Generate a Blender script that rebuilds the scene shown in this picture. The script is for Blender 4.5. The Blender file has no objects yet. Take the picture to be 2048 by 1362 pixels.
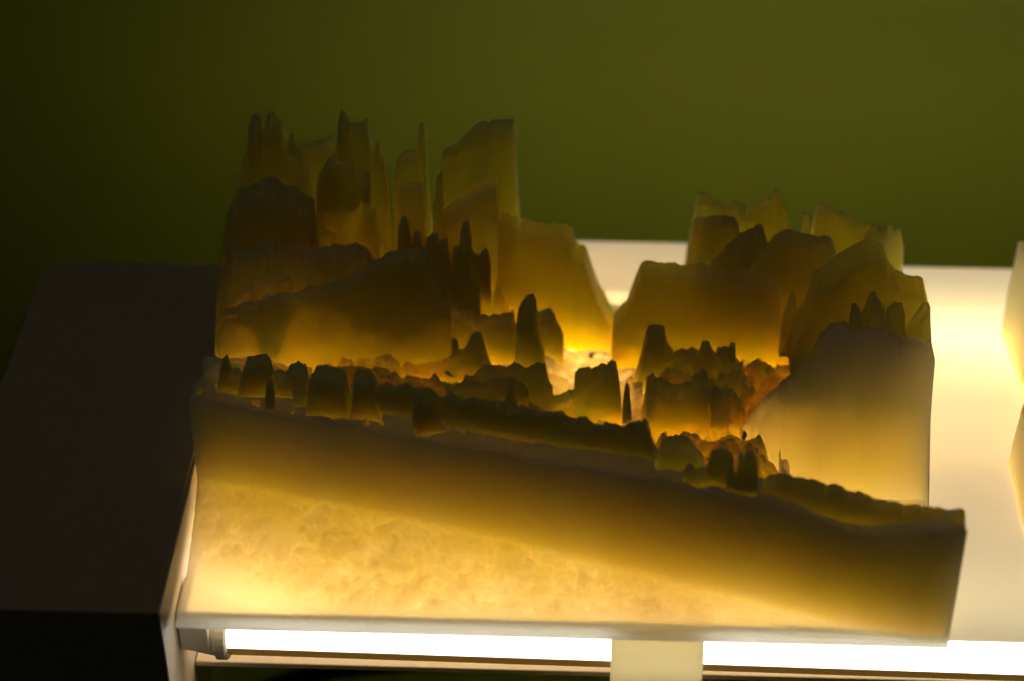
import bpy, math, random
import numpy as np
from mathutils import Matrix, Vector

# ---------------------------------------------------------------- camera, world, exposure
sc = bpy.context.scene
FILL_W = 0.07
CM = 0.01                                     # the scene is laid out in centimetres
F_PX, PITCH, YAW = 4000.0, math.radians(38), 0.035
FW = np.array([-math.sin(YAW)*math.cos(PITCH), math.cos(YAW)*math.cos(PITCH), -math.sin(PITCH)])
RT = np.array([math.cos(YAW), math.sin(YAW), 0.0])
UP = np.cross(RT, FW)
CAM = np.array([0.05212, -18.03216, 18.98210])
cd = bpy.data.cameras.new('camera'); cam = bpy.data.objects.new('camera', cd)
sc.collection.objects.link(cam); sc.camera = cam
cam.matrix_world = Matrix([[RT[i], UP[i], -FW[i], CAM[i]*CM] for i in range(3)] + [[0, 0, 0, 1]])
cd.sensor_width = 36; cd.lens = 36*F_PX/2048
cd.clip_start = 0.01; cd.clip_end = 20
cd.dof.use_dof = True; cd.dof.focus_distance = 27.3*CM; cd.dof.aperture_fstop = 11
w = bpy.data.worlds.new("World"); sc.world = w; w.use_nodes = True
w.node_tree.nodes['Background'].inputs[0].default_value = (0.62, 0.70, 0.55, 1)
w.node_tree.nodes['Background'].inputs[1].default_value = 0.0025
# weak overhead fill, added to give the upward faces a sheen
ld = bpy.data.lights.new('overhead_fill', 'AREA'); ld.energy = FILL_W; ld.size = 0.5; ld.color = (1.0, 0.88, 0.62)
lo = bpy.data.objects.new('overhead_fill', ld); sc.collection.objects.link(lo); lo.location = (-0.10, 0.02, 0.75)
sc.view_settings.view_transform = 'Standard'; sc.view_settings.look = 'None'
sc.view_settings.exposure = 0.70; sc.view_settings.gamma = 1
cy = sc.cycles
cy.max_bounces = 40; cy.diffuse_bounces = 16; cy.glossy_bounces = 3
cy.transmission_bounces = 24; cy.transparent_max_bounces = 64
cy.use_adaptive_sampling = True; cy.adaptive_threshold = 0.014; cy.adaptive_min_samples = 64
cy.use_denoising = True; cy.sample_clamp_indirect = 10; cy.caustics_reflective = False

def ray(x, y): return FW + RT*(x-1024)/F_PX - UP*(y-681)/F_PX
def on_z(x, y, z):
    r = ray(x, y); return CAM + r*(z-CAM[2])/r[2]

# ---------------------------------------------------------------- noise
def _hash(i, j, s):
    h = (i.astype(np.int64)*374761393 + j.astype(np.int64)*668265263 + s*974634777) & 0x7fffffff
    h = ((h ^ (h >> 13))*1274126177) & 0x7fffffff
    return ((h ^ (h >> 16)) & 0xffff)/65535.0
def vnoise(x, y, s=0):
    x = np.asarray(x, float); y = np.asarray(y, float)
    i = np.floor(x); j = np.floor(y); u = x-i; v = y-j
    u = u*u*(3-2*u); v = v*v*(3-2*v)
    a = _hash(i, j, s); b = _hash(i+1, j, s); c = _hash(i, j+1, s); d = _hash(i+1, j+1, s)
    return (a*(1-u)+b*u)*(1-v) + (c*(1-u)+d*u)*v - 0.5
def fbm(x, y, s=0, o=3):
    r = 0; a = 1
    for k in range(o):
        r = r + a*vnoise(np.asarray(x)*2**k, np.asarray(y)*2**k, s+k*17); a *= 0.5
    return r
def lumps(x, y, size, s=0):                   # rounded clumps, 0..1
    x = np.asarray(x, float)/size; y = np.asarray(y, float)/size
    i = np.floor(x); j = np.floor(y); best = np.zeros(np.broadcast(x, y).shape)
    for di in (-1, 0, 1):
        for dj in (-1, 0, 1):
            px = i+di+_hash(i+di, j+dj, s); py = j+dj+_hash(i+di, j+dj, s+5)
            r = 0.45+0.5*_hash(i+di, j+dj, s+9); h = 0.4+0.6*_hash(i+di, j+dj, s+13)
            d2 = ((x-px)**2+(y-py)**2)/(r*r)
            best = np.maximum(best, h*np.sqrt(np.clip(1-d2, 0, 1)))
    return best
def sstep(a, b, x):
    t = np.clip((x-a)/(b-a), 0, 1); return t*t*(3-2*t)

# ---------------------------------------------------------------- materials
def mat(name):
    m = bpy.data.materials.new(name); m.use_nodes = True; m.node_tree.nodes.clear()
    return m, m.node_tree, m.node_tree.nodes.new('ShaderNodeOutputMaterial')
def resin(name, radius=(0.50, 0.38, 0.13), scale=3.5, base=(0.98, 0.90, 0.55), rough=0.5):
    m, t, o = mat(name); n = t.nodes.new; l = t.links.new
    df = n('ShaderNodeBsdfPrincipled'); df.inputs['Roughness'].default_value = rough
    df.inputs['Specular IOR Level'].default_value = 0.25
    df.subsurface_method = 'RANDOM_WALK'
    df.inputs['Subsurface Weight'].default_value = 1.0
    df.inputs['Subsurface Radius'].default_value = radius
    df.inputs['Subsurface Scale'].default_value = scale*CM
    tc = n('ShaderNodeTexCoord')
    nz = n('ShaderNodeTexNoise'); nz.inputs['Scale'].default_value = 900; nz.inputs['Detail'].default_value = 4
    l(tc.outputs['Object'], nz.inputs['Vector'])
    mp = n('ShaderNodeMapping'); mp.inputs['Scale'].default_value = (130, 130, 6); l(tc.outputs['Object'], mp.inputs[0])
    sn = n('ShaderNodeTexNoise'); sn.inputs['Scale'].default_value = 1; sn.inputs['Detail'].default_value = 5; l(mp.outputs[0], sn.inputs['Vector'])
    rm = n('ShaderNodeValToRGB'); rm.color_ramp.elements[0].position = 0.36; rm.color_ramp.elements[1].position = 0.62  # upright streaks in the base colour imitate shade from the buildings above
    rm.color_ramp.elements[0].color = (base[0]*.99, base[1]*.96, base[2]*.88, 1); rm.color_ramp.elements[1].color = (*base, 1)
    l(sn.outputs[0], rm.inputs[0]); l(rm.outputs[0], df.inputs['Base Color'])
    bp = n('ShaderNodeBump'); bp.inputs['Strength'].default_value = 0.6; bp.inputs['Distance'].default_value = 0.00025
    l(nz.outputs[0], bp.inputs['Height']); l(bp.outputs[0], df.inputs['Normal'])
    # seen from inside, or across the seams where a building grows out of the ground, the resin is clear
    tr = n('ShaderNodeBsdfTransparent'); at = n('ShaderNodeAttribute'); at.attribute_name = 'film'; ge = n('ShaderNodeNewGeometry')
    mxm = n('ShaderNodeMath'); mxm.operation = 'MAXIMUM'; l(at.outputs['Fac'], mxm.inputs[0]); l(ge.outputs['Backfacing'], mxm.inputs[1])
    mx = n('ShaderNodeMixShader'); l(mxm.outputs[0], mx.inputs[0]); l(df.outputs[0], mx.inputs[1]); l(tr.outputs[0], mx.inputs[2])
    l(mx.outputs[0], o.inputs['Surface'])
    return m
RESIN_C = (0.995, 0.928, 0.0, 1)
def plastic(name, col, rough=0.45, bump=0.15, scale=600, var=0.07):
    m, t, o = mat(name); n = t.nodes.new; l = t.links.new
    p = n('ShaderNodeBsdfPrincipled'); p.inputs['Roughness'].default_value = rough
    tc = n('ShaderNodeTexCoord'); nz = n('ShaderNodeTexNoise'); nz.inputs['Scale'].default_value = scale
    nz.inputs['Detail'].default_value = 5; l(tc.outputs['Object'], nz.inputs['Vector'])
    mc = n('ShaderNodeMix'); mc.data_type = 'RGBA'
    mc.inputs[6].default_value = (*[c*(1-var) for c in col], 1); mc.inputs[7].default_value = (*[min(1, c*(1+var)) for c in col], 1)
    l(nz.outputs[0], mc.inputs[0]); l(mc.outputs[2], p.inputs['Base Color'])
    bp = n('ShaderNodeBump'); bp.inputs['Strength'].default_value = bump; bp.inputs['Distance'].default_value = 0.0002
    l(nz.outputs[0], bp.inputs['Height']); l(bp.outputs[0], p.inputs['Normal'])
    l(p.outputs[0], o.inputs['Surface']); return m
def diffuser(name, col, refl, glow=0.0):
    m, t, o = mat(name); n = t.nodes.new; l = t.links.new
    tc = n('ShaderNodeTexCoord'); nz = n('ShaderNodeTexNoise'); nz.inputs['Scale'].default_value = 60
    nz.inputs['Detail'].default_value = 6; l(tc.outputs['Object'], nz.inputs['Vector'])
    mc = n('ShaderNodeMix'); mc.data_type = 'RGBA'
    mc.inputs[6].default_value = (*[c*0.95 for c in col], 1); mc.inputs[7].default_value = (*col, 1)
    l(nz.outputs[0], mc.inputs[0])
    a = n('ShaderNodeBsdfTranslucent'); b = n('ShaderNodeBsdfDiffuse')
    l(mc.outputs[2], a.inputs[0]); l(mc.outputs[2], b.inputs[0])
    mx = n('ShaderNodeMixShader'); mx.inputs[0].default_value = refl
    l(a.outputs[0], mx.inputs[1]); l(b.outputs[0], mx.inputs[2])
    g = n('ShaderNodeBsdfGlossy'); g.inputs['Roughness'].default_value = 0.35
    m2 = n('ShaderNodeMixShader'); m2.inputs[0].default_value = 0.03
    l(mx.outputs[0], m2.inputs[1]); l(g.outputs[0], m2.inputs[2])
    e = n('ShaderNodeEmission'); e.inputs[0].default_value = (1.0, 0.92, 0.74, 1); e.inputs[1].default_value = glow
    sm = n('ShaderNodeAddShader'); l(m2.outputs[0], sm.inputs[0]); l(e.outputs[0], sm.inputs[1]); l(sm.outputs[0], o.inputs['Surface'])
    return m
def lamp(name, col, s):
    m, t, o = mat(name); e = t.nodes.new('ShaderNodeEmission')
    e.inputs[0].default_value = (*col, 1); e.inputs[1].default_value = s
    t.links.new(e.outputs[0], o.inputs['Surface']); return m
M_RES = resin('amber_resin', (0.49, 0.375, 0.21), 4.8, (0.988, 0.94, 0.64))
M_BLD = resin('amber_resin_block', (0.56, 0.34, 0.07), 9.5, (1.0, 0.875, 0.25))
M_EAST = resin('amber_resin_pale', (0.50, 0.39, 0.17), 10.0, (1.0, 0.95, 0.60))
M_THIN = resin('amber_resin_thin', (0.56, 0.34, 0.07), 7.5, (1.0, 0.885, 0.28))
M_LEDGE = resin('amber_resin_ledge', (0.52, 0.33, 0.08), 3.2, (0.998, 0.87, 0.34))
M_SOFT = resin('amber_resin_slope', (0.56, 0.36, 0.08), 15.0, (1.0, 0.88, 0.25))
M_RUB = resin('amber_resin_rubble', (0.52, 0.32, 0.07), 4.0, (1.0, 0.86, 0.22))
M_RES2 = resin('pale_resin', base=(0.97, 0.90, 0.66))
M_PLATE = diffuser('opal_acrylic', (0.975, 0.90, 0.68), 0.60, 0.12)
M_CLIP = diffuser('opal_clip', (0.93, 0.87, 0.66), 0.42)
M_CAP = plastic('grey_plastic', (0.55, 0.47, 0.40))
M_WHITE = plastic('white_plastic', (0.90, 0.86, 0.83))
M_TUBE = lamp('tube_light', (1.0, 0.94, 0.80), 2.4)
M_TUBE_REAR = lamp('rear_tube_light', (1.0, 0.94, 0.82), 9.6)
M_HOUS = diffuser('tan_housing', (0.42, 0.31, 0.14), 0.5)
M_DARK = plastic('black_rubber', (0.02, 0.02, 0.022))
M_WALL = plastic('green_paint', (0.16, 0.195, 0.0004), 0.8, 0.0, 6, 0.03)

# ---------------------------------------------------------------- objects
def link(name, me, m, parent=None):
    o = bpy.data.objects.new(name, me); sc.collection.objects.link(o)
    if m is not None: me.materials.append(m)
    if parent is not None: o.parent = parent
    return o
def empty(name, label, cat, group=None):
    o = bpy.data.objects.new(name, None); sc.collection.objects.link(o); o.empty_display_size = 0.01
    o['label'] = label; o['category'] = cat
    if group: o['group'] = group
    return o
def mesh(name, v, f, m, parent=None, smooth=False):
    me = bpy.data.meshes.new(name)
    me.from_pydata((np.asarray(v, float)*CM).tolist(), [], f)
    if smooth: me.polygons.foreach_set('use_smooth', [True]*len(me.polygons))
    me.update(); return link(name, me, m, parent)
def under(o, flags):
    a = o.data.attributes.new('film', 'FLOAT', 'FACE'); a.data.foreach_set('value', [float(x) for x in flags]); return o
def clear_faces(film, shape):
    if film is None: return [0]*((shape[0]-1)*(shape[1]-1))
    q = film[:-1, :-1] & film[:-1, 1:] & film[1:, 1:] & film[1:, :-1]
    return q.ravel().astype(float).tolist()
def grid_solid(name, X, Y, Z, zb, m, parent, smooth=True, film=None):
    """a closed solid: the grid X,Y,Z on top, a skirt and a flat bottom at zb"""
    r, c = X.shape
    v = np.stack([X.ravel(), Y.ravel(), Z.ravel()], 1)
    idx = np.arange(r*c).reshape(r, c)
    f = np.stack([idx[:-1, :-1], idx[:-1, 1:], idx[1:, 1:], idx[1:, :-1]], -1).reshape(-1, 4).tolist()
    ring = np.concatenate([idx[0, :], idx[1:, -1], idx[-1, -2::-1], idx[-2:0:-1, 0]])
    lo = v[ring].copy(); lo[:, 2] = zb
    n0 = len(v); k = len(ring); v = np.vstack([v, lo])
    for a in range(k):
        b = (a+1) % k; f.append([int(ring[b]), int(ring[a]), n0+a, n0+b])
    f.append([n0+a for a in range(k)][::-1])
    return under(mesh(name, v, f, m, parent, smooth), clear_faces(film, X.shape)+[0]*k+[0])
def grid_shell(name, X, Y, Z, B, m, parent, film=None):
    r, c = X.shape; n = r*c
    v = np.vstack([np.stack([X.ravel(), Y.ravel(), Z.ravel()], 1), np.stack([X.ravel(), Y.ravel(), B.ravel()], 1)])
    idx = np.arange(n).reshape(r, c)
    q = np.stack([idx[:-1, :-1], idx[:-1, 1:], idx[1:, 1:], idx[1:, :-1]], -1).reshape(-1, 4)
    ring = np.concatenate([idx[0, :], idx[1:, -1], idx[-1, -2::-1], idx[-2:0:-1, 0]])
    nx = np.roll(ring, -1)
    sk = np.stack([nx, ring, ring+n, nx+n], -1)
    return under(mesh(name, v, np.vstack([q, q[:, ::-1]+n, sk]).tolist(), m, parent, True), clear_faces(film, X.shape)+clear_faces(film, X.shape)+[0]*len(sk))
def rounded_box(name, x0, x1, y0, y1, z0, z1, m, parent=None, bev=0.05, kind=None):
    me = bpy.data.meshes.new(name)
    v = [(x*CM, y*CM, z*CM) for x in (x0, x1) for y in (y0, y1) for z in (z0, z1)]
    me.from_pydata(v, [], [(0, 1, 3, 2), (4, 6, 7, 5), (0, 4, 5, 1), (2, 3, 7, 6), (0, 2, 6, 4), (1, 5, 7, 3)])
    o = link(name, me, m, parent)
    if bev:
        b = o.modifiers.new('b', 'BEVEL'); b.width = bev*CM; b.segments = 3
    return o

# ---------------------------------------------------------------- the room
def sheet(name, pts, m):
    o = mesh(name, pts, [tuple(range(len(pts)))], m); o['kind'] = 'structure'; return o
WALL_Y = 17.0
sheet('wall', [(-70, WALL_Y, -14), (70, WALL_Y, -14), (70, WALL_Y, 40), (-70, WALL_Y, 40)], M_WALL)
sheet('desk', [(-70, -40, -14), (70, -40, -14), (70, WALL_Y, -14), (-70, WALL_Y, -14)], M_WALL)

# ---------------------------------------------------------------- the light box
box = empty('light_box', 'white light box with glowing opal top, open front and grey end block', 'light box')
X_END = 15.0
def end_cap():
    # rounded block: plan outline with a round back left corner
    x0, x1, y0, y1, zt, zb = -8.2, -5.112, -0.25, 7.35, 0.55, -3.2
    pts = [(x1, y0), (x1, y1)]; r = 0.40
    for k in range(9):
        a = math.pi/2*(1+k/8); pts.append((x0+r+r*math.cos(a), y1-r+r*math.sin(a)))
    pts.append((x0, y0)); n = len(pts)
    v = [(x, y, zt) for x, y in pts]+[(x, y, zb) for x, y in pts]
    f = [tuple(range(n)), tuple(range(2*n-1, n-1, -1))]+[((k+1) % n, k, n+k, n+(k+1) % n) for k in range(n)]
    o = mesh('end_cap', v, f, M_CAP, box)
    b = o.modifiers.new('b', 'BEVEL'); b.width = 0.04*CM; b.segments = 3; b.limit_method = 'ANGLE'
end_cap()
rounded_box('side_panel', -5.11, -5.07, -0.24, 7.1, -3.0, 0.53, M_WHITE, box, 0.03)
rounded_box('diffuser_plate', -4.88, X_END, 0.28, 8.42, -0.16, 0.0, M_PLATE, box, 0.02)
def tube(yc, zc, r, xs, name='light_tube', m=None):
    """upper half lit, lower half a tan housing"""
    n = 20
    def half(a0, a1, x0, x1, rr):
        v = []; f = []
        for x in (x0, x1):
            for k in range(n+1):
                a = a0+(a1-a0)*k/n; v.append((x, yc+rr*math.cos(a), zc+rr*math.sin(a)-.011*(x+4.5)))
        f = [(k, k+1, n+2+k, n+1+k) for k in range(n)]
        f += [tuple(range(n+1))[::-1], tuple(range(n+1, 2*n+2)), (0, n+1, 2*n+1, n)]
        return v, f
    v, f = half(-0.05, math.pi+0.05, xs[0], xs[1], r)
    t = mesh(name, v, f, m or M_TUBE, box, False)
    v, f = half(math.pi+0.06, 2*math.pi-0.06, xs[0], xs[1], r*1.02)
    mesh('tube_housing', v, f, M_HOUS, t)
TZ = -0.66
tube(0.85, TZ-.19, 0.35, (-4.52, X_END-.4))
tube(6.6, TZ-.1, 0.36, (-4.52, X_END-.4), m=M_TUBE_REAR)
def socket(yc, zc):
    def ring(x, r, n=28): return [(x, yc+r*math.cos(2*math.pi*k/n), zc+r*math.sin(2*math.pi*k/n)) for k in range(n)]
    prof = [(-5.05, .30), (-4.62, .38), (-4.60, .43), (-4.47, .43), (-4.44, .40), (-4.43, .3)]
    n = 28; v = []; f = []
    for x, r in prof: v += ring(x, r)
    for i in range(len(prof)-1):
        for k in range(n): f.append((i*n+k, i*n+(k+1) % n, (i+1)*n+(k+1) % n, (i+1)*n+k))
    f += [tuple(range(n))[::-1], tuple(range((len(prof)-1)*n, len(prof)*n))]
    s = mesh('tube_socket', v, f, M_WHITE, box, False)
    rounded_box('socket_block', -5.05, -4.66, yc-.42, yc+.3, zc-.02, -0.17, M_WHITE, s, .03)
socket(0.85, TZ-.19); socket(6.6, TZ-.1)
# opal clip round the front tube, and the same clip standing up behind the plate
def clip():
    x0, x1 = 0.72, 1.93
    prof = [(1.33, -0.17), (0.30, -0.17), (0.16, -0.5), (0.12, -1.1), (0.15, -1.9), (0.26, -1.9), (0.24, -1.1), (0.27, -0.52), (0.38, -0.25), (1.23, -0.25), (1.25, -1.0), (1.33, -1.0)]
    n = len(prof); v = [(x, y, z) for x in (x0, x1) for y, z in prof]
    f = [tuple(range(n)), tuple(range(2*n-1, n-1, -1))]+[((k+1) % n, k, n+k, n+(k+1) % n) for k in range(n)]
    mesh('front_clip', v, f, M_CLIP, box)
    rounded_box('rear_clip', -0.1, 2.6, 7.2, 8.55, 0.004, 0.30, M_PLATE, box, .05)
clip()
rounded_box('base_tray', -5.05, X_END, 1.1, 7.6, -1.9, -1.8, M_WHITE, box, .02)

rounded_box('light_baffle', -5.05, X_END, 3.45, 3.65, -1.79, -0.42, M_WHITE, box, .02)  # unseen divider, added to keep the front tube's light off the wall

# ---------------------------------------------------------------- the printed model: ground
city = empty('city_model', 'translucent amber relief model of a town with towers and spires, lit from below', 'model', None)
D = 6.65
def ridge(x): return np.maximum(1.15-0.23*np.asarray(x, float), 0.10)
XL, XR = -4.97, 5.03
FLOOR = [  # (px, py, height): ground seen between the buildings
    (1150, 720, .30), (1220, 655, .40), (1100, 790, .40), (1450, 800, .55), (1550, 740, .60), (1400, 870, .62),
    (1600, 700, .70), (1300, 690, .45), (1250, 840, .45), (1000, 810, .70), (900, 770, .80), (700, 720, .95), (450, 720, 1.25),
    (600, 700, 1.05), (880, 600, .9), (1000, 560, .8), (1180, 640, .45), (1480, 870, .55), (1650, 640, .8)]
_fp = np.array([on_z(a, b, c) for a, b, c in FLOOR])
_fp = np.vstack([_fp, [(-5, 3.4, 1.75), (-4, 2.9, 1.75), (5, 6.5, .8), (-5, 6.6, 1.4), (5, 5, .8), (-2.5, 3, 1.4), (-1, 2.4, 1.2), (.5, 2, 1.0), (2, 1.7, .8)]])
def ground(x, y, fine=True):
    x = np.asarray(x, float); y = np.asarray(y, float); R = ridge(x)
    d2 = (x[..., None]-_fp[:, 0])**2+(y[..., None]-_fp[:, 1])**2+0.05
    wt = d2**-1.6; fl = (wt*_fp[:, 2]).sum(-1)/wt.sum(-1)
    # low terraced strip behind the right front ridge
    low = sstep(2.9, 3.5, x)*sstep(3.9, 3.3, y)
    fl = fl*(1-low)+(.28+.10*sstep(2.3, 3.3, y))*low
    if fine:
        clump = sstep(.6, 1.6, x)*sstep(2.0, 2.6, y)*sstep(5.4, 4.6, y)*(1-low)
        fl = fl+(0.05+.13*clump)*(1-.8*low)*(lumps(x, y, .12, 3)-.3)+.12*clump*lumps(x, y, .24, 8)+.05*clump*fbm(x*9, y*9, 14)+.03*fbm(x*3, y*3, 4)
        cl2 = sstep(-3.4, -2.4, x)*sstep(.3, -.5, x)*sstep(2.8, 3.6, y)
        fl = fl+cl2*(.16*lumps(x, y, .2, 31)+.08*lumps(x, y, .11, 33))
    # ledge on top of the front wall
    wl = 0.46-.05*x/5-.22*sstep(-2.4, -3.0, x)
    led = 1.93+.02*np.sin(x*1.3)
    if fine: led = led+.05*fbm(x*4, y*6, 7)+.035*(lumps(x, y, .15, 41)-.3)
    led = led-.28*np.exp(-((x-3.75)/.75)**2)
    if fine: led = led+(.05+.05*vnoise(x*9, y*0, 77))*np.exp(-((y-R-.04)/.045)**2)
    h = led+(fl-led)*sstep(R+wl+.05, R+wl+.6, y)
    # apron in front of the wall, terraced as it was printed
    y0 = np.clip(.95*(-3.0-x)/2.0, 0, 1.2)+.12*fbm(x*1.6, y*1.6, 11)
    q = np.clip((y-y0)/np.maximum(R-.1-y0, .05), 0, 1)
    ap = .045+.555*(.55*q+.45*q*q)*np.clip(R/1.6, 0, 1)
    if fine:
        ap = ap+(.08*fbm(x*3.2, y*3.2, 12, 5)+.05*(lumps(x, y, .085, 15)-.2)+.035*(lumps(x, y, .18, 16)-.2))*sstep(.10, .16, ap)*np.clip(R, 0, 1)
        st = .03; q = ap/st; ap = st*(np.floor(q)+sstep(.55, 1, q-np.floor(q)))
    k = sstep(R-.10, R+.0, y)
    k = np.clip((y-(R-.09))/.09, 0, 1)
    k = 1-(1-k)**1.15
    return np.where(y < R, ap+(led-ap)*k, h)
FOOT, FIELDS = [], []
def inside(ft, X, Y):
    x0, y0, cx, sx, L, th, zb = ft
    du = (X-x0)*cx+(Y-y0)*sx; dv = -(X-x0)*sx+(Y-y0)*cx
    return (du > .035) & (du < L-.035) & (dv > .05) & (dv < th-.035)
def underside(Xg, Yg, Zg):  # unseen hollow under the ground, shaped to let more light through
    Rg = ridge(Xg)
    bowl = np.exp(-(((Xg-.7)/1.0)**2+((Yg-5.3)/.8)**2))
    bowl2 = np.exp(-(((Xg+1.9)/1.5)**2+((Yg-5.95)/.25)**2))
    cut = 2.60+.12*bowl+.22*bowl2-.28*sstep(.6, -.2, Xg)*sstep(Rg+2.8, Rg+2.0, Yg)
    cut = cut*(1-.95*sstep(-2.4, -3.0, Xg)*sstep(4.3, 3.7, Yg))
    thick = 3-cut*sstep(Rg+.55, Rg+1.0, Yg)*sstep(0, .25, Xg-XL)*sstep(0, .25, XR-Xg)*sstep(0, .2, D-Yg)
    return np.maximum(Zg-thick, .012)
def build_ground():
    nx = 420; xs = np.linspace(XL, XR, nx)
    rows = []
    R = ridge(xs)
    for k in np.linspace(0, 1, 70): rows.append(np.maximum(R-.09, 0)*k)
    for k in np.linspace(0, 1, 14)[1:]: rows.append(np.maximum(R-.09, 0)+(R-np.maximum(R-.09, 0))*k)
    for k in np.linspace(0, 1, 30)[1:]: rows.append(R+.55*k)
    for k in np.linspace(0, 1, 190)[1:]: rows.append(R+.55+(D-R-.55)*k)
    Yg = np.array(rows); Xg = np.repeat(xs[None, :], len(rows), 0)
    Zg = np.maximum(ground(Xg, Yg), .04)
    # small sideways wobble of the wall so that it is not a ruled plane
    Yg = Yg+np.where(Yg > .02, .018*fbm(Xg*2.5, Zg*1.2, 21), 0)
    Bg = underside(Xg, Yg, Zg)
    film = np.zeros(Xg.shape, bool)                      # the print is one solid: the ground ends where a building grows out of it
    for ft in FOOT+FIELDS:
        ins = inside(ft, Xg, Yg) & (Zg > ft[6]); film |= ins
        Bg = np.where(ins, ft[6]-.006, Bg); Zg = np.where(ins, ft[6]-.002, Zg)
    grid_shell('terrain', Xg, Yg, Zg, Bg, M_RES, city, film)

# ---------------------------------------------------------------- the printed model: what stands on it
def hit_ground(px, py):
    r = ray(px, py); t0 = (3.0-CAM[2])/r[2]; t1 = (0.0-CAM[2])/r[2]
    ts = np.linspace(t0, t1, 400); P = CAM+ts[:, None]*r
    g = ground(np.clip(P[:, 0], -5, 5), np.clip(P[:, 1], 0, D), False)
    k = np.argmax(P[:, 2] <= g)
    return P[k] if (P[:, 2] <= g).any() else P[-1]
SEED = [0]
def piece(name, prof, thick, Y=None, base=None, s=0.0, back=1.0, rough=.03, lump=.0, zmin=None, soft=.10, parent=None, flare=0.13, edge='back', roof=0, grow=None,
          m=None, xa=None, step=.022):
    """Building in true place: prof is its skyline; it stands in the upright plane through depth Y (at its middle), turned by s, and is
    `thick` cm deep; `back` scales its height towards the back."""
    SEED[0] += 1; sd = SEED[0]*7
    prof = np.array(prof, float)
    if base is not None:
        P = hit_ground(*base); xa, Y = P[0], P[1]
    elif xa is None:
        mid = prof[:, 0].mean(); r = ray(mid, prof[:, 1].mean()); t = (Y-CAM[1])/r[1]; xa = (CAM+t*r)[0]
    pts = []
    ylo = max(prof[0, 1], prof[-1, 1]); hf = (ylo-prof[:, 1])/max(ylo-prof[:, 1].min(), 1)
    off = .85*thick*sstep(.1, .6, hf)*(edge == 'back')          # a flat top's skyline is its far edge
    for (a, b), dy in zip(prof, off):
        r = ray(a, b); t = (Y+dy+s*(CAM[0]-xa)-CAM[1])/(r[1]-s*r[0]); pts.append(CAM+t*r)
    pts = np.array(pts); pts[:, 1] -= off; nrm = math.hypot(1, s)
    u = (pts[:, 0]-pts[0, 0])*nrm; z = pts[:, 2]
    for k in range(1, len(u)): u[k] = max(u[k], u[k-1]+.006)
    L = u[-1]
    us = np.unique(np.concatenate([np.linspace(0, L, max(8, int(L/step))), u]))
    zt = np.interp(us, u, z)
    zt = zt+1.4*rough*fbm(us*10, us*0+sd, sd, 4)*np.clip(np.minimum(us, L-us)/.08, 0, 1)
    zt = zt+min(rough, .03)*1.3*vnoise(us*38, us*0+sd, sd+1)*np.clip(np.minimum(us, L-us)/.06, 0, 1)
    e = min(soft, thick*.3)
    if roof: e = roof*thick                     # a roof that climbs away from the viewer
    g = min(.08, thick*.2)
    vs = [0, .03*e, .10*e, .25*e, .5*e, e]
    nm = max(3, int((thick-e-g)/(step*1.6)))
    vs = vs+list(np.linspace(e, thick-g, nm+1)[1:-1])+[thick-g, thick-.5*g, thick-.2*g, thick]
    hs = np.interp(vs, [0, .03*e, .10*e, .25*e, .5*e, e, thick-g, thick-.5*g, thick-.2*g, thick],
                   [0, .55, .68, .78, .89, 1, 1, .97, .85, 0] if roof else [0, .6, .86, .95, .98, 1, 1, .97, .85, 0])
    vs = np.array(vs)
    zb = (min(z[0], z[-1]) if zmin is None else zmin)-.10; zb = max(zb, .03)
    zvis = zb
    cx, sx = 1/nrm, s/nrm
    gx = pts[0, 0]+np.linspace(.1, .9, 7)*L*cx-thick*.5*sx; gy = pts[0, 1]+np.linspace(.1, .9, 7)*L*sx+thick*.5*cx
    gz = ground(gx, gy); un = underside(gx, gy, gz).min()
    if grow is None: grow = name != 'rubble_mound' and zmin is None and (gy > ridge(gx)+.65).all() and (Y > 5 or zb < gz.max()+.12)
    if grow:
        zb = float(np.clip(un, .02, zb)); FOOT.append((pts[0, 0], pts[0, 1], cx, sx, L, thick, zb-.012))
    zt = np.maximum(zt, zvis+.02)
    if (gy < ridge(gx)+.75).any(): flare, m = 0, m or M_LEDGE          # pieces on the ledge keep inside its edge
    U, V = np.meshgrid(us, vs)
    bk = 1+(back-1)*np.clip(V/thick, 0, 1)
    H = ((zt[None, :]-zvis)*bk+zvis-zb)*np.array(hs)[:, None]
    H = H+(rough*1.5*fbm(U*7, V*7, sd+3, 4)+lump*(lumps(U, V, .16, sd)-.25))*(np.array(hs)[:, None]**4)*np.clip(H/.2, 0, 1)
    H[:, 0] = 0; H[:, -1] = 0; H[0] = 0; H[-1] = 0; H = np.maximum(H, 0)
    # the front face bellies a little and is not ruler straight
    Vw = V-e*.5*fbm(U*2.2, U*0+sd, sd+5, 2)-.02*np.clip(1-(H-zvis+zb)/np.maximum(H.max()-zvis+zb, .01), 0, 1)*(np.array(hs)[:, None] > 0)*(V < e*1.1)
    if flare: Vw = Vw-flare*(1-np.clip((H-zvis+zb)/np.maximum(H.max(0, keepdims=True)-zvis+zb, .05), 0, 1))**2.2*(V <= e*1.01)
    X = pts[0, 0]+U*cx-Vw*sx; Yw = pts[0, 1]+U*sx+Vw*cx
    X = np.clip(X, XL-.02, XR+.05); Yw = np.minimum(Yw, D+.02)
    return grid_solid(name, X, Yw, zb+H, zb-.012, m or (M_THIN if Y > 5.4 else M_BLD), parent or city)

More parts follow.
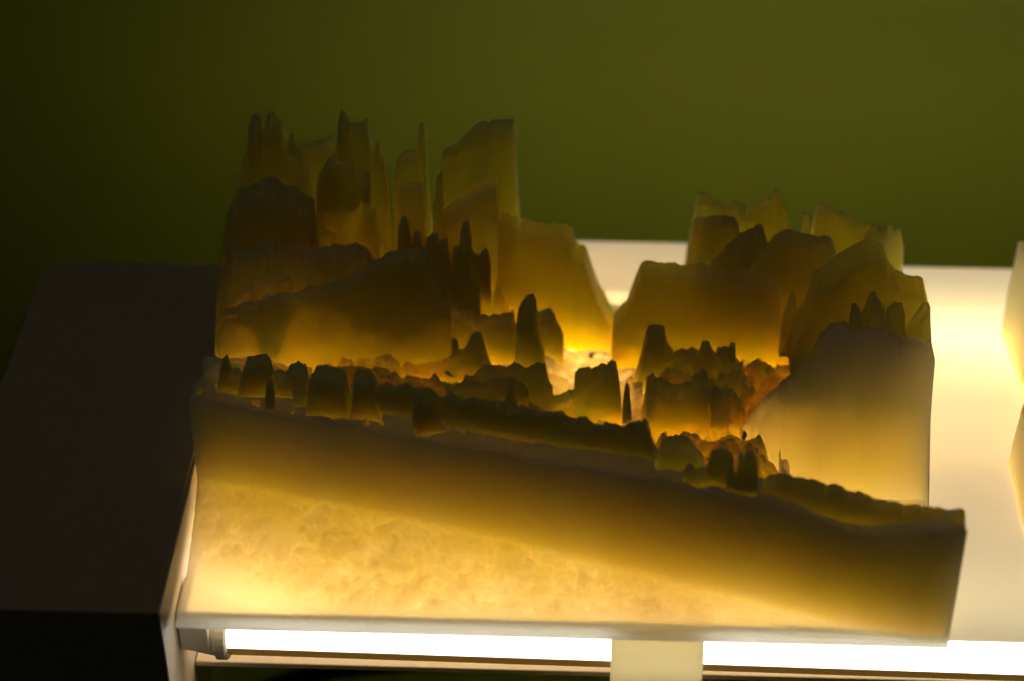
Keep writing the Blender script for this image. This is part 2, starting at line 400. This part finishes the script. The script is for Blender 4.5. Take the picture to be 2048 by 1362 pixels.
# --- back row, left to right
T, SP, MO, WA = 'tower_block', 'spire', 'tree_mound', 'wall_row'
piece(T, [(436, 600), (441, 520), (447, 440), (458, 415), (470, 385), (480, 340), (490, 315), (503, 300), (503, 240), (509, 229), (522, 231), (529, 250), (538, 226),
          (549, 224), (558, 238), (566, 243), (572, 275), (582, 290), (600, 300), (618, 320), (640, 420), (642, 480)], .55, Y=6.05, rough=.06, lump=.08)
piece(SP, [(574, 300), (580, 268), (585, 262), (589, 275), (593, 310)], .14, Y=6.25, zmin=2.3)
piece(T, [(596, 330), (604, 290), (622, 288), (640, 278), (665, 275), (676, 285), (690, 330)], .25, Y=6.35, zmin=1.8)
piece(T, [(628, 500), (632, 400), (640, 340), (662, 305), (678, 285), (681, 233), (692, 236), (702, 248), (716, 246), (728, 236), (735, 240), (739, 270),
          (748, 290), (754, 300), (762, 330), (770, 400), (778, 500)], .45, Y=6.1, lump=.12, rough=.07)
piece(T, [(630, 500), (633, 410), (700, 398), (745, 385), (756, 390), (764, 500)], .70, Y=5.85, rough=.04, lump=.08, m=M_THIN)
piece(MO, [(632, 400), (640, 350), (655, 330), (672, 318), (690, 325), (706, 318), (722, 345), (740, 352), (742, 400)], .22, Y=5.95, lump=.12, rough=.08, zmin=2.0)
piece(SP, [(745, 500), (748, 300), (754, 278), (760, 280), (768, 310), (776, 360), (784, 500)], .16, Y=6.15)
piece(T, [(784, 500), (787, 340), (792, 322), (799, 305), (816, 302), (836, 303), (838, 260), (842, 245), (848, 248), (852, 300), (857, 350), (858, 410), (866, 500)], .3, Y=6.2)
piece(T, [(800, 500), (803, 350), (825, 345), (850, 350), (856, 500)], .5, Y=6.0, rough=.02)
piece(T, [(866, 500), (868, 420), (876, 350), (884, 342), (890, 500)], .2, Y=6.1)
piece(T, [(880, 520), (884, 310), (888, 298), (910, 285), (938, 262), (957, 243), (972, 241), (980, 250)], .3, Y=6.25, rough=.012)
piece(T, [(973, 520), (974, 245), (985, 238), (1028, 237), (1032, 260), (1034, 330), (1038, 420), (1046, 520)], .30, Y=6.30, rough=.012)
piece(T, [(884, 540), (890, 392), (935, 362), (975, 338), (996, 334), (998, 360), (990, 540)], .72, Y=5.88, rough=.01, m=M_THIN)
piece(T, [(976, 620), (986, 520), (990, 450), (995, 424), (1012, 422), (1026, 429), (1034, 436), (1040, 433), (1060, 442), (1100, 447), (1128, 450), (1141, 456), (1145, 480), (1152, 487), (1166, 492), (1176, 520),
          (1185, 548), (1193, 590), (1205, 622), (1216, 645), (1226, 668)], .55, Y=5.75, rough=.018, s=-.08)
piece(SP, [(1198, 650), (1202, 604), (1207, 600), (1212, 615), (1216, 655)], .1, Y=6.3)
piece(SP, [(1212, 660), (1220, 628), (1226, 620), (1233, 618), (1238, 628), (1244, 660)], .1, Y=6.35)
piece(T, [(930, 560), (944, 490), (958, 498), (972, 488), (980, 500), (984, 570)], .2, Y=5.75)
# --- spires before them
piece(SP, [(793, 520), (797, 450), (803, 432), (811, 427), (817, 445), (824, 475), (830, 520)], .2, Y=5.55)
piece(SP, [(822, 520), (826, 468), (833, 457), (840, 462), (845, 490), (852, 525)], .18, Y=5.5)
piece(SP, [(848, 560), (852, 475), (858, 472), (866, 462), (874, 464), (880, 482), (888, 478), (895, 474), (898, 510), (912, 565)], .2, Y=5.4)
piece(SP, [(903, 600), (907, 495), (912, 487), (919, 490), (922, 455), (928, 443), (937, 440), (942, 470), (946, 520), (950, 560), (962, 600)], .2, Y=5.15)
# --- the big left block
piece(T, [(432, 680), (440, 545), (448, 500), (458, 420), (475, 395), (505, 375), (540, 358), (562, 372), (590, 380), (606, 392), (628, 405), (632, 430), (634, 500)], .6, Y=5.2, back=1.0, rough=.05, lump=.08, soft=.2, m=M_SOFT)
piece('roof_block', [(430, 700), (436, 600), (446, 540), (470, 505), (540, 492), (640, 487), (700, 497), (742, 504), (752, 516), (760, 545), (775, 600), (790, 640)], .7, Y=4.6, s=.10, rough=.04, lump=.05, roof=.75, m=M_SOFT)
piece('hill_block', [(428, 750), (432, 665), (448, 645), (480, 632), (520, 622), (600, 606), (660, 590), (700, 572), (736, 552), (752, 545), (762, 540), (775, 528), (800, 522), (836, 516), (850, 522),
                     (862, 548), (878, 590), (892, 612), (905, 640)], .35, Y=4.35, s=.12, edge='front', rough=.03, lump=.02, soft=.06, flare=.25, m=M_SOFT)
piece('roof_block', [(756, 600), (764, 522), (785, 506), (812, 497), (838, 494), (850, 500), (858, 520), (868, 545), (886, 590), (896, 622)], .3, Y=4.75, rough=.02, soft=.06)
piece('ledge', [(436, 700), (446, 612), (480, 585), (520, 560), (560, 552), (582, 556), (592, 580), (640, 610)], .3, Y=4.50, rough=.04, lump=.05, zmin=1.2)
piece('ledge', [(430, 720), (438, 650), (455, 625), (485, 612), (505, 598), (545, 578), (556, 590), (600, 600), (640, 606), (690, 640)], .3, Y=4.42, rough=.05, lump=.08, zmin=1.2)
# --- middle of the town
piece(MO, [(872, 640), (900, 605), (925, 590), (945, 572), (955, 550), (966, 545), (972, 565), (985, 572), (1000, 555), (1010, 560), (1020, 590), (1050, 640)], .5, base=(930, 640), lump=.10, rough=.06)
piece(MO, [(1020, 700), (1040, 640), (1070, 620), (1100, 618), (1116, 640), (1130, 700)], .3, Y=5.3, lump=.08, rough=.04)
piece(MO, [(752, 710), (765, 690), (790, 662), (812, 650), (835, 645), (842, 632), (852, 622), (900, 606), (950, 625), (985, 632), (1005, 622), (1018, 618),
           (1026, 625), (1032, 650), (1040, 690), (1062, 725)], .4, Y=4.75, rough=.05, lump=.06)
piece(SP, [(1030, 725), (1034, 625), (1040, 602), (1055, 587), (1066, 584), (1072, 592), (1076, 640), (1083, 690), (1092, 730)], .22, Y=4.75)
piece('small_house', [(880, 712), (884, 692), (895, 678), (908, 675), (916, 682), (920, 712)], .16, Y=4.45)
piece(T, [(800, 765), (804, 720), (812, 702), (850, 712), (900, 708), (930, 697), (942, 675), (956, 662), (964, 668), (970, 690), (978, 730), (986, 765)], .3, Y=4.25, rough=.03)
piece(SP, [(856, 775), (862, 752), (870, 746), (878, 755), (884, 780)], .12, Y=3.95)
piece(MO, [(640, 730), (660, 718), (690, 706), (730, 710), (760, 705), (800, 715), (815, 760), (830, 790)], .4, base=(740, 755), rough=.05, lump=.1)
piece(MO, [(890, 785), (920, 768), (950, 748), (972, 728), (990, 722), (1012, 732), (1030, 728), (1050, 738), (1066, 725), (1080, 722), (1092, 735), (1098, 770), (1108, 812)], .4, Y=3.7, rough=.05, lump=.08)
piece(MO, [(900, 790), (940, 765), (985, 757), (1020, 758), (1048, 772), (1060, 800)], .2, Y=3.5, rough=.04, lump=.05)
piece(SP, [(1008, 808), (1014, 788), (1020, 766), (1026, 766), (1030, 790), (1034, 812)], .12, Y=3.3)
piece(T, [(1105, 822), (1125, 800), (1150, 780), (1175, 762), (1185, 745), (1200, 732), (1206, 724), (1218, 727), (1226, 721), (1238, 723), (1242, 760), (1244, 800), (1250, 850)], .45, base=(1180, 845), s=.1, rough=.03)
piece(SP, [(1243, 862), (1246, 800), (1249, 775), (1254, 764), (1259, 774), (1261, 800), (1266, 862)], .1, base=(1255, 855), rough=.015)
piece('small_house', [(1145, 790), (1150, 745), (1165, 735), (1190, 735), (1200, 745), (1205, 790)], .25, Y=4.3, lump=.05)
piece('small_house', [(1170, 850), (1178, 828), (1200, 820), (1215, 825), (1222, 850)], .2, base=(1195, 850), lump=.05)
piece(T, [(1262, 800), (1275, 745), (1284, 700), (1292, 660), (1300, 648), (1318, 646), (1328, 652), (1334, 680), (1345, 700), (1358, 760)], .4, Y=4.6, rough=.025)
piece(T, [(1325, 770), (1335, 705), (1360, 695), (1390, 692), (1400, 700), (1404, 770)], .3, Y=4.7, rough=.03)
piece(T, [(1378, 790), (1390, 750), (1398, 700), (1403, 680), (1410, 673), (1418, 680), (1424, 700), (1442, 708), (1460, 720), (1485, 722), (1490, 760), (1496, 800)], .35, Y=4.35, rough=.03)
piece('small_house', [(1428, 720), (1434, 695), (1448, 692), (1456, 698), (1462, 684), (1470, 682), (1474, 725)], .2, Y=4.65)
piece(T, [(1280, 870), (1288, 800), (1294, 755), (1304, 746), (1322, 757), (1345, 768), (1365, 768), (1385, 755), (1396, 742), (1406, 734), (1415, 740), (1420, 800), (1426, 850)], .4, Y=3.55, rough=.03, lump=.03)
piece(T, [(1424, 800), (1434, 765), (1445, 752), (1465, 742), (1480, 740), (1486, 760), (1490, 805)], .3, Y=4.0, rough=.02)
piece(SP, [(1414, 840), (1422, 790), (1430, 774), (1438, 778), (1446, 800), (1462, 840)], .2, Y=3.6)
piece(MO, [(1296, 875), (1310, 850), (1330, 848), (1350, 855), (1380, 850), (1410, 845), (1450, 840), (1480, 870), (1490, 890)], .5, base=(1390, 880), rough=.05, lump=.14)
# --- loose rubble in the hollows
rnd = random.Random(7)
for a0, b0, a1, b1, n in ((1300, 690, 1600, 700, 12), (1300, 850, 1500, 880, 9), (1440, 720, 1590, 800, 16), (660, 735, 1000, 780, 14), (860, 600, 1020, 650, 9), (1100, 760, 1260, 800, 6), (1320, 780, 1520, 850, 12)):
    for k in range(n):
        bx = rnd.uniform(a0, a1); by = rnd.uniform(b0, b1); wd = rnd.uniform(7, 17); ht = rnd.uniform(8, 26)
        q = rnd.uniform(-.4, .4)
        piece('rubble_mound', [(bx-wd, by+2), (bx-wd*.75, by-ht*.5), (bx-wd*.35+q*5, by-ht*rnd.uniform(.7, 1)), (bx+wd*.2+q*8, by-ht), (bx+wd*.7, by-ht*.55), (bx+wd, by+2)],
              rnd.uniform(.14, .26), base=(bx, by), rough=.04, lump=.05, s=rnd.uniform(-.5, .5), step=.03)
for k in range(52):                                  # crust along the edge of the ledge
    t = rnd.random(); bx = 385+1120*t; by = np.interp(bx, [372, 560, 700, 870, 1100, 1300, 1500], [800, 838, 856, 884, 918, 962, 1000])-rnd.uniform(11, 18+26*t)
    wd = rnd.uniform(6, 15); ht = rnd.uniform(6, 15)
    piece('rubble_mound', [(bx-wd, by+2), (bx-wd*.7, by-ht*.6), (bx-wd*.2, by-ht), (bx+wd*.4, by-ht*.8), (bx+wd, by+2)], rnd.uniform(.1, .2), base=(bx, by), rough=.04, lump=.04,
          s=rnd.uniform(-.5, .3), step=.03)
# --- right back
piece(T, [(1366, 560), (1375, 490), (1386, 435), (1392, 392), (1400, 386), (1414, 388), (1425, 398), (1436, 408), (1442, 470)], .25, Y=6.3, rough=.015)
piece(T, [(1400, 480), (1412, 415), (1440, 403), (1470, 403), (1492, 412), (1500, 480)], .25, Y=6.25, rough=.02)
piece(T, [(1470, 490), (1490, 430), (1510, 405), (1535, 392), (1548, 388), (1553, 380), (1560, 380), (1563, 405), (1570, 412), (1576, 420), (1580, 500)], .3, Y=6.3, s=.1, rough=.03)
piece(T, [(1368, 560), (1376, 480), (1384, 434), (1400, 430), (1440, 430), (1466, 432), (1478, 445), (1484, 520)], .3, Y=5.95, rough=.02)
piece(T, [(1416, 560), (1422, 520), (1440, 500), (1455, 478), (1480, 462), (1512, 448), (1526, 450), (1532, 470), (1540, 560)], .35, Y=5.75, rough=.03)
piece(T, [(1482, 580), (1488, 530), (1508, 505), (1540, 478), (1558, 460), (1575, 458), (1620, 468), (1655, 472), (1664, 482), (1668, 500), (1640, 560), (1650, 650)], .45, Y=5.5, rough=.02, s=-.06)
piece(SP, [(1596, 520), (1602, 440), (1607, 424), (1613, 428), (1618, 440), (1626, 520)], .12, Y=6.35)
piece(T, [(1615, 560), (1622, 470), (1628, 415), (1634, 405), (1650, 405), (1680, 420), (1700, 428), (1722, 440), (1742, 450), (1752, 560)], .35, Y=6.25, rough=.025)
piece(T, [(1715, 560), (1724, 490), (1735, 462), (1752, 448), (1772, 452), (1778, 560)], .25, Y=6.0, rough=.02)
piece(SP, [(1762, 560), (1768, 455), (1778, 440), (1786, 446), (1790, 560)], .16, Y=6.25)
piece(T, [(1778, 560), (1782, 470), (1790, 456), (1800, 456), (1804, 480), (1806, 560)], .3, Y=6.2, rough=.015)
piece('long_block', [(1222, 668), (1238, 630), (1252, 598), (1266, 560), (1278, 528), (1288, 519), (1310, 519), (1360, 527), (1420, 532), (1490, 536), (1536, 545), (1552, 562),
                     (1560, 600), (1566, 650), (1580, 690)], .5, Y=5.15, s=-.03, rough=.02, flare=.15)
piece(SP, [(1558, 690), (1566, 630), (1574, 605), (1580, 585), (1588, 582), (1592, 600), (1596, 640), (1606, 690)], .15, Y=5.0)
piece('hill_block', [(1580, 720), (1600, 650), (1612, 600), (1626, 545), (1640, 532), (1665, 516), (1700, 496), (1722, 485), (1750, 484), (1766, 492), (1774, 520), (1790, 540),
                     (1810, 547), (1846, 556), (1853, 580), (1860, 640), (1862, 700)], .6, Y=4.45, rough=.02, soft=.1, flare=.2)
# --- right hill and its crown
piece('hill_block', [(1478, 905), (1495, 870), (1520, 838), (1545, 800), (1568, 765), (1596, 738), (1622, 705), (1642, 668), (1660, 648), (1690, 645), (1720, 650), (1750, 648),
                     (1775, 652), (1800, 664), (1830, 672), (1862, 676), (1866, 700), (1850, 800), (1838, 900)], .38, Y=3.42, s=.04, rough=.05, zmin=.42, flare=1.15, m=M_EAST, grow=True)
piece(SP, [(1692, 690), (1698, 640), (1703, 606), (1712, 603), (1720, 612), (1726, 690)], .2, Y=3.65, zmin=1.7)
piece(T, [(1716, 690), (1724, 625), (1734, 600), (1742, 584), (1750, 582), (1757, 598), (1768, 612), (1776, 690)], .25, Y=3.7, zmin=1.7)
piece(T, [(1766, 690), (1774, 615), (1790, 604), (1804, 606), (1808, 620), (1812, 690)], .2, Y=3.75, zmin=1.7)
piece('ledge', [(1802, 700), (1815, 660), (1832, 625), (1846, 602), (1858, 600), (1864, 700)], .25, Y=3.8, zmin=1.6)
# --- front wall: what stands on the ledge
piece(WA, [(735, 800), (742, 775), (760, 768), (795, 770), (830, 776), (845, 785), (880, 783), (920, 792), (955, 795), (985, 800), (1010, 812), (1050, 812), (1085, 822), (1120, 826),
           (1160, 834), (1200, 850), (1245, 852), (1258, 842), (1288, 842), (1296, 858), (1306, 890), (1318, 930), (1330, 965)], .16, Y=1.62, xa=-.15, s=-.23, rough=.06, lump=.06, zmin=1.85)
piece(T, [(610, 840), (618, 780), (622, 748), (632, 734), (650, 730), (672, 732), (688, 738), (694, 760), (698, 800), (704, 845)], .4, base=(655, 835), rough=.03)
piece(T, [(700, 845), (706, 800), (709, 746), (714, 741), (742, 743), (750, 755), (756, 790), (766, 845)], .35, base=(735, 840), rough=.015)
piece(SP, [(527, 850), (531, 800), (534, 765), (540, 757), (546, 764), (550, 800), (556, 850)], .14, base=(542, 824), rough=.01)
piece('standing_slab', [(832, 876), (834, 826), (837, 790), (842, 783), (858, 794), (872, 806), (882, 823), (892, 850), (886, 874)], .2, base=(862, 868), s=.35, rough=.01)
piece(T, [(422, 800), (438, 760), (446, 712), (455, 708), (462, 732), (480, 735), (488, 790)], .3, Y=2.5, rough=.03, zmin=1.85)
piece(T, [(470, 830), (484, 750), (494, 715), (510, 708), (532, 706), (542, 722), (548, 740), (560, 738), (578, 742), (586, 800), (592, 830)], .3, Y=2.42, rough=.03, zmin=1.85)
piece(MO, [(560, 820), (568, 750), (580, 732), (598, 728), (612, 738), (620, 770), (630, 810)], .3, Y=2.4, rough=.05, lump=.06, zmin=1.85)
piece('small_house', [(584, 830), (588, 775), (596, 768), (606, 778), (620, 790), (624, 835)], .2, Y=2.25, zmin=1.85)
piece(T, [(1300, 960), (1312, 905), (1326, 878), (1345, 870), (1368, 874), (1384, 882), (1394, 892), (1404, 905), (1412, 960)], .35, Y=1.15, rough=.03, m=M_THIN)
piece(T, [(1358, 990), (1364, 960), (1370, 938), (1376, 928), (1396, 938), (1414, 936), (1422, 900), (1440, 894), (1452, 898), (1466, 908), (1472, 955), (1478, 992)], .2, Y=.85, rough=.04, m=M_THIN)
for a, b, c in ((1482, 903, 9), (1500, 900, 15), (1508, 925, 7), (1492, 932, 9), (1380, 930, 9), (1462, 925, 8)):
    piece('post', [(a-c-3, 992), (a-c, b+20), (a-c*.5, b), (a+c*.5, b), (a+c, b+20), (a+c+3, 992)], .12, Y=.84-.0016*(a-1420), rough=.02, step=.03, m=M_THIN)
piece('ledge', [(1500, 1000), (1516, 968), (1532, 950), (1552, 943), (1580, 950), (1620, 957), (1660, 968), (1700, 978), (1740, 993), (1790, 1008), (1850, 1024), (1900, 1036),
                (1926, 1043), (1932, 1078)], .26, Y=.55, xa=3.8, s=-.2, rough=.04, lump=.02, zmin=1.55)
# --- rubble fields in the hollows
def rubble_field(x0, x1, y0, y1, amp, sd):
    xs = np.arange(x0, x1, .018); ys = np.arange(y0, y1, .018)
    X, Yg = np.meshgrid(xs, ys)
    g = ground(X, Yg, False)
    ed = sstep(0, .35, np.minimum(np.minimum(X-x0, x1-X), np.minimum(Yg-y0, y1-Yg))+.18*fbm(X*3, Yg*3, sd))
    wx = X+.05*fbm(X*6, Yg*6, sd+1); wy = Yg+.05*fbm(X*6, Yg*6, sd+2)
    h = .55*lumps(wx, wy, .30, sd)+.40*lumps(wx, wy, .17, sd+3)+.22*lumps(wx, wy, .09, sd+6)+.5*fbm(X*2.2, Yg*2.2, sd+9, 4)
    q = h*7; h = (np.floor(q)+sstep(.35, .9, q-np.floor(q)))/7          # stepped like the printed layers
    Z = g+(.03+amp*h)*ed-.09*(1-ed)
    zb = float(np.clip(underside(X, Yg, g).min(), .02, .5))
    Z[0] = Z[-1] = zb+.002; Z[:, 0] = Z[:, -1] = zb+.002
    Z = np.maximum(Z, zb+.002)
    film = np.zeros(X.shape, bool)
    for ft in FOOT:
        ins = inside(ft, X, Yg); film |= ins; Z = np.where(ins, zb+.002, Z)
    FIELDS.append((x0, y0, 1, 0, x1-x0, y1-y0, zb-.012))
    grid_solid('rubble_ground', X, Yg, Z, zb-.004, M_RUB, city, True, film)
rubble_field(1.15, 3.05, 1.95, 3.42, .38, 51)
rubble_field(1.15, 4.4, 3.40, 5.05, .40, 61)
rubble_field(-3.6, .1, 2.65, 4.25, .34, 91)
build_ground()
# ring road in the brightest hollow
def ring(cx, cy, r, hgt, wd):
    n = 60; v = []; f = []
    prof = [(-wd, 0), (-wd*.5, hgt), (wd*.5, hgt), (wd, 0)]
    for k in range(n):
        a = 2*math.pi*k/n
        for d, h in prof:
            x = cx+(r+d)*math.cos(a); y = cy+(r+d)*math.sin(a)
            v.append((x, y, float(ground(x, y, False))+h-.01+.01*math.sin(5*a)))
    for k in range(n):
        for j in range(4):
            q = (k+1) % n; f.append((k*4+j, k*4+(j+1) % 4, q*4+(j+1) % 4, q*4+j))
    mesh('ring_road', v, f, M_RES, city, True)
P = on_z(1190, 735, .35)
ring(P[0], P[1], .56, .05, .06); ring(P[0], P[1], .30, .04, .05)

# ---------------------------------------------------------------- second model at the right
town = empty('city_model', 'pale relief model cut off by the right edge of the photo', 'model', None)
def prism(name, px, z1, m, parent, extra, z0=.015, seed=1):
    pts = [on_z(a, b, 0)[:2] for a, b in px]+[np.array(e) for e in extra]
    out = []
    for k in range(len(pts)):
        a, b = pts[k], pts[(k+1) % len(pts)]; n = max(1, int(np.linalg.norm(b-a)/.15))
        for i in range(n): out.append(a+(b-a)*i/n)
    out = np.array(out); n = len(out); nz = 10
    v = []; c = out.mean(0)
    for k in range(nz+1):
        t = k/nz; o = out+(c-out)*(.02*t)+.02*np.stack([fbm(out[:, 0]*4, out[:, 1]*4+t*3, seed), fbm(out[:, 1]*4, out[:, 0]*4+t*3, seed+2)], 1)
        zz = z0+(z1-z0)*t+(.12*fbm(out[:, 0]*2, out[:, 1]*2, seed+4) if k == nz else 0)
        v += np.column_stack([o, np.full(n, 1.0)*zz]).tolist()
    f = [(k*n+i, k*n+(i+1) % n, (k+1)*n+(i+1) % n, (k+1)*n+i) for k in range(nz) for i in range(n)]
    f += [tuple(range(n))[::-1], tuple(range(nz*n, nz*n+n))]
    return mesh(name, v, f, m, parent, False)
prism('terrain', [(2005, 672), (2044, 775), (2050, 850), (2024, 930), (2056, 1080)], .35, M_RES2, town, [(10.5, 2.0), (10.5, 6.6)])
prism(T, [(1999, 670), (2040, 775)], 1.8, M_RES2, town, [(8.2, 5.6), (8.2, 6.65)], seed=5)
prism('hill_block', [(2048, 855), (2015, 930), (2050, 1080)], 1.05, M_RES2, town, [(9.5, 2.0), (9.5, 4.3)], seed=9)
prism(T, [(2060, 775), (2062, 850)], .9, M_RES2, town, [(9.0, 4.4), (9.0, 5.6)], seed=13)

# ---------------------------------------------------------------- cables under the box
def cable(name, pts, r, label):
    pts = np.array(pts); P = []
    for k in range(len(pts)-1):                # Catmull-Rom
        p0, p1, p2, p3 = pts[max(k-1, 0)], pts[k], pts[k+1], pts[min(k+2, len(pts)-1)]
        for t in np.linspace(0, 1, 10, endpoint=(k == len(pts)-2)):
            P.append(.5*(2*p1+(p2-p0)*t+(2*p0-5*p1+4*p2-p3)*t*t+(3*p1-p0-3*p2+p3)*t**3))
    P = np.array(P); n = 10; v = []; f = []
    for k in range(len(P)):
        d = P[min(k+1, len(P)-1)]-P[max(k-1, 0)]; d /= np.linalg.norm(d)
        a = np.cross(d, (0, 0, 1)); a /= np.linalg.norm(a); b = np.cross(a, d)
        v += [(P[k]+r*(a*math.cos(2*math.pi*q/n)+b*math.sin(2*math.pi*q/n))).tolist() for q in range(n)]
    for k in range(len(P)-1):
        for q in range(n): f.append((k*n+q, k*n+(q+1) % n, (k+1)*n+(q+1) % n, (k+1)*n+q))
    f += [tuple(range(n))[::-1], tuple(range((len(P)-1)*n, len(P)*n))]
    o = mesh(name, v, f, M_DARK, None, True); o['label'] = label; o['category'] = 'cable'
cable('power_cable', [tuple(on_z(430, 1420, -6)), tuple(on_z(560, 1368, -6)), tuple(on_z(690, 1338, -6)), tuple(on_z(900, 1322, -7))], .16, 'black cable in the dark under the left end of the glowing tube')
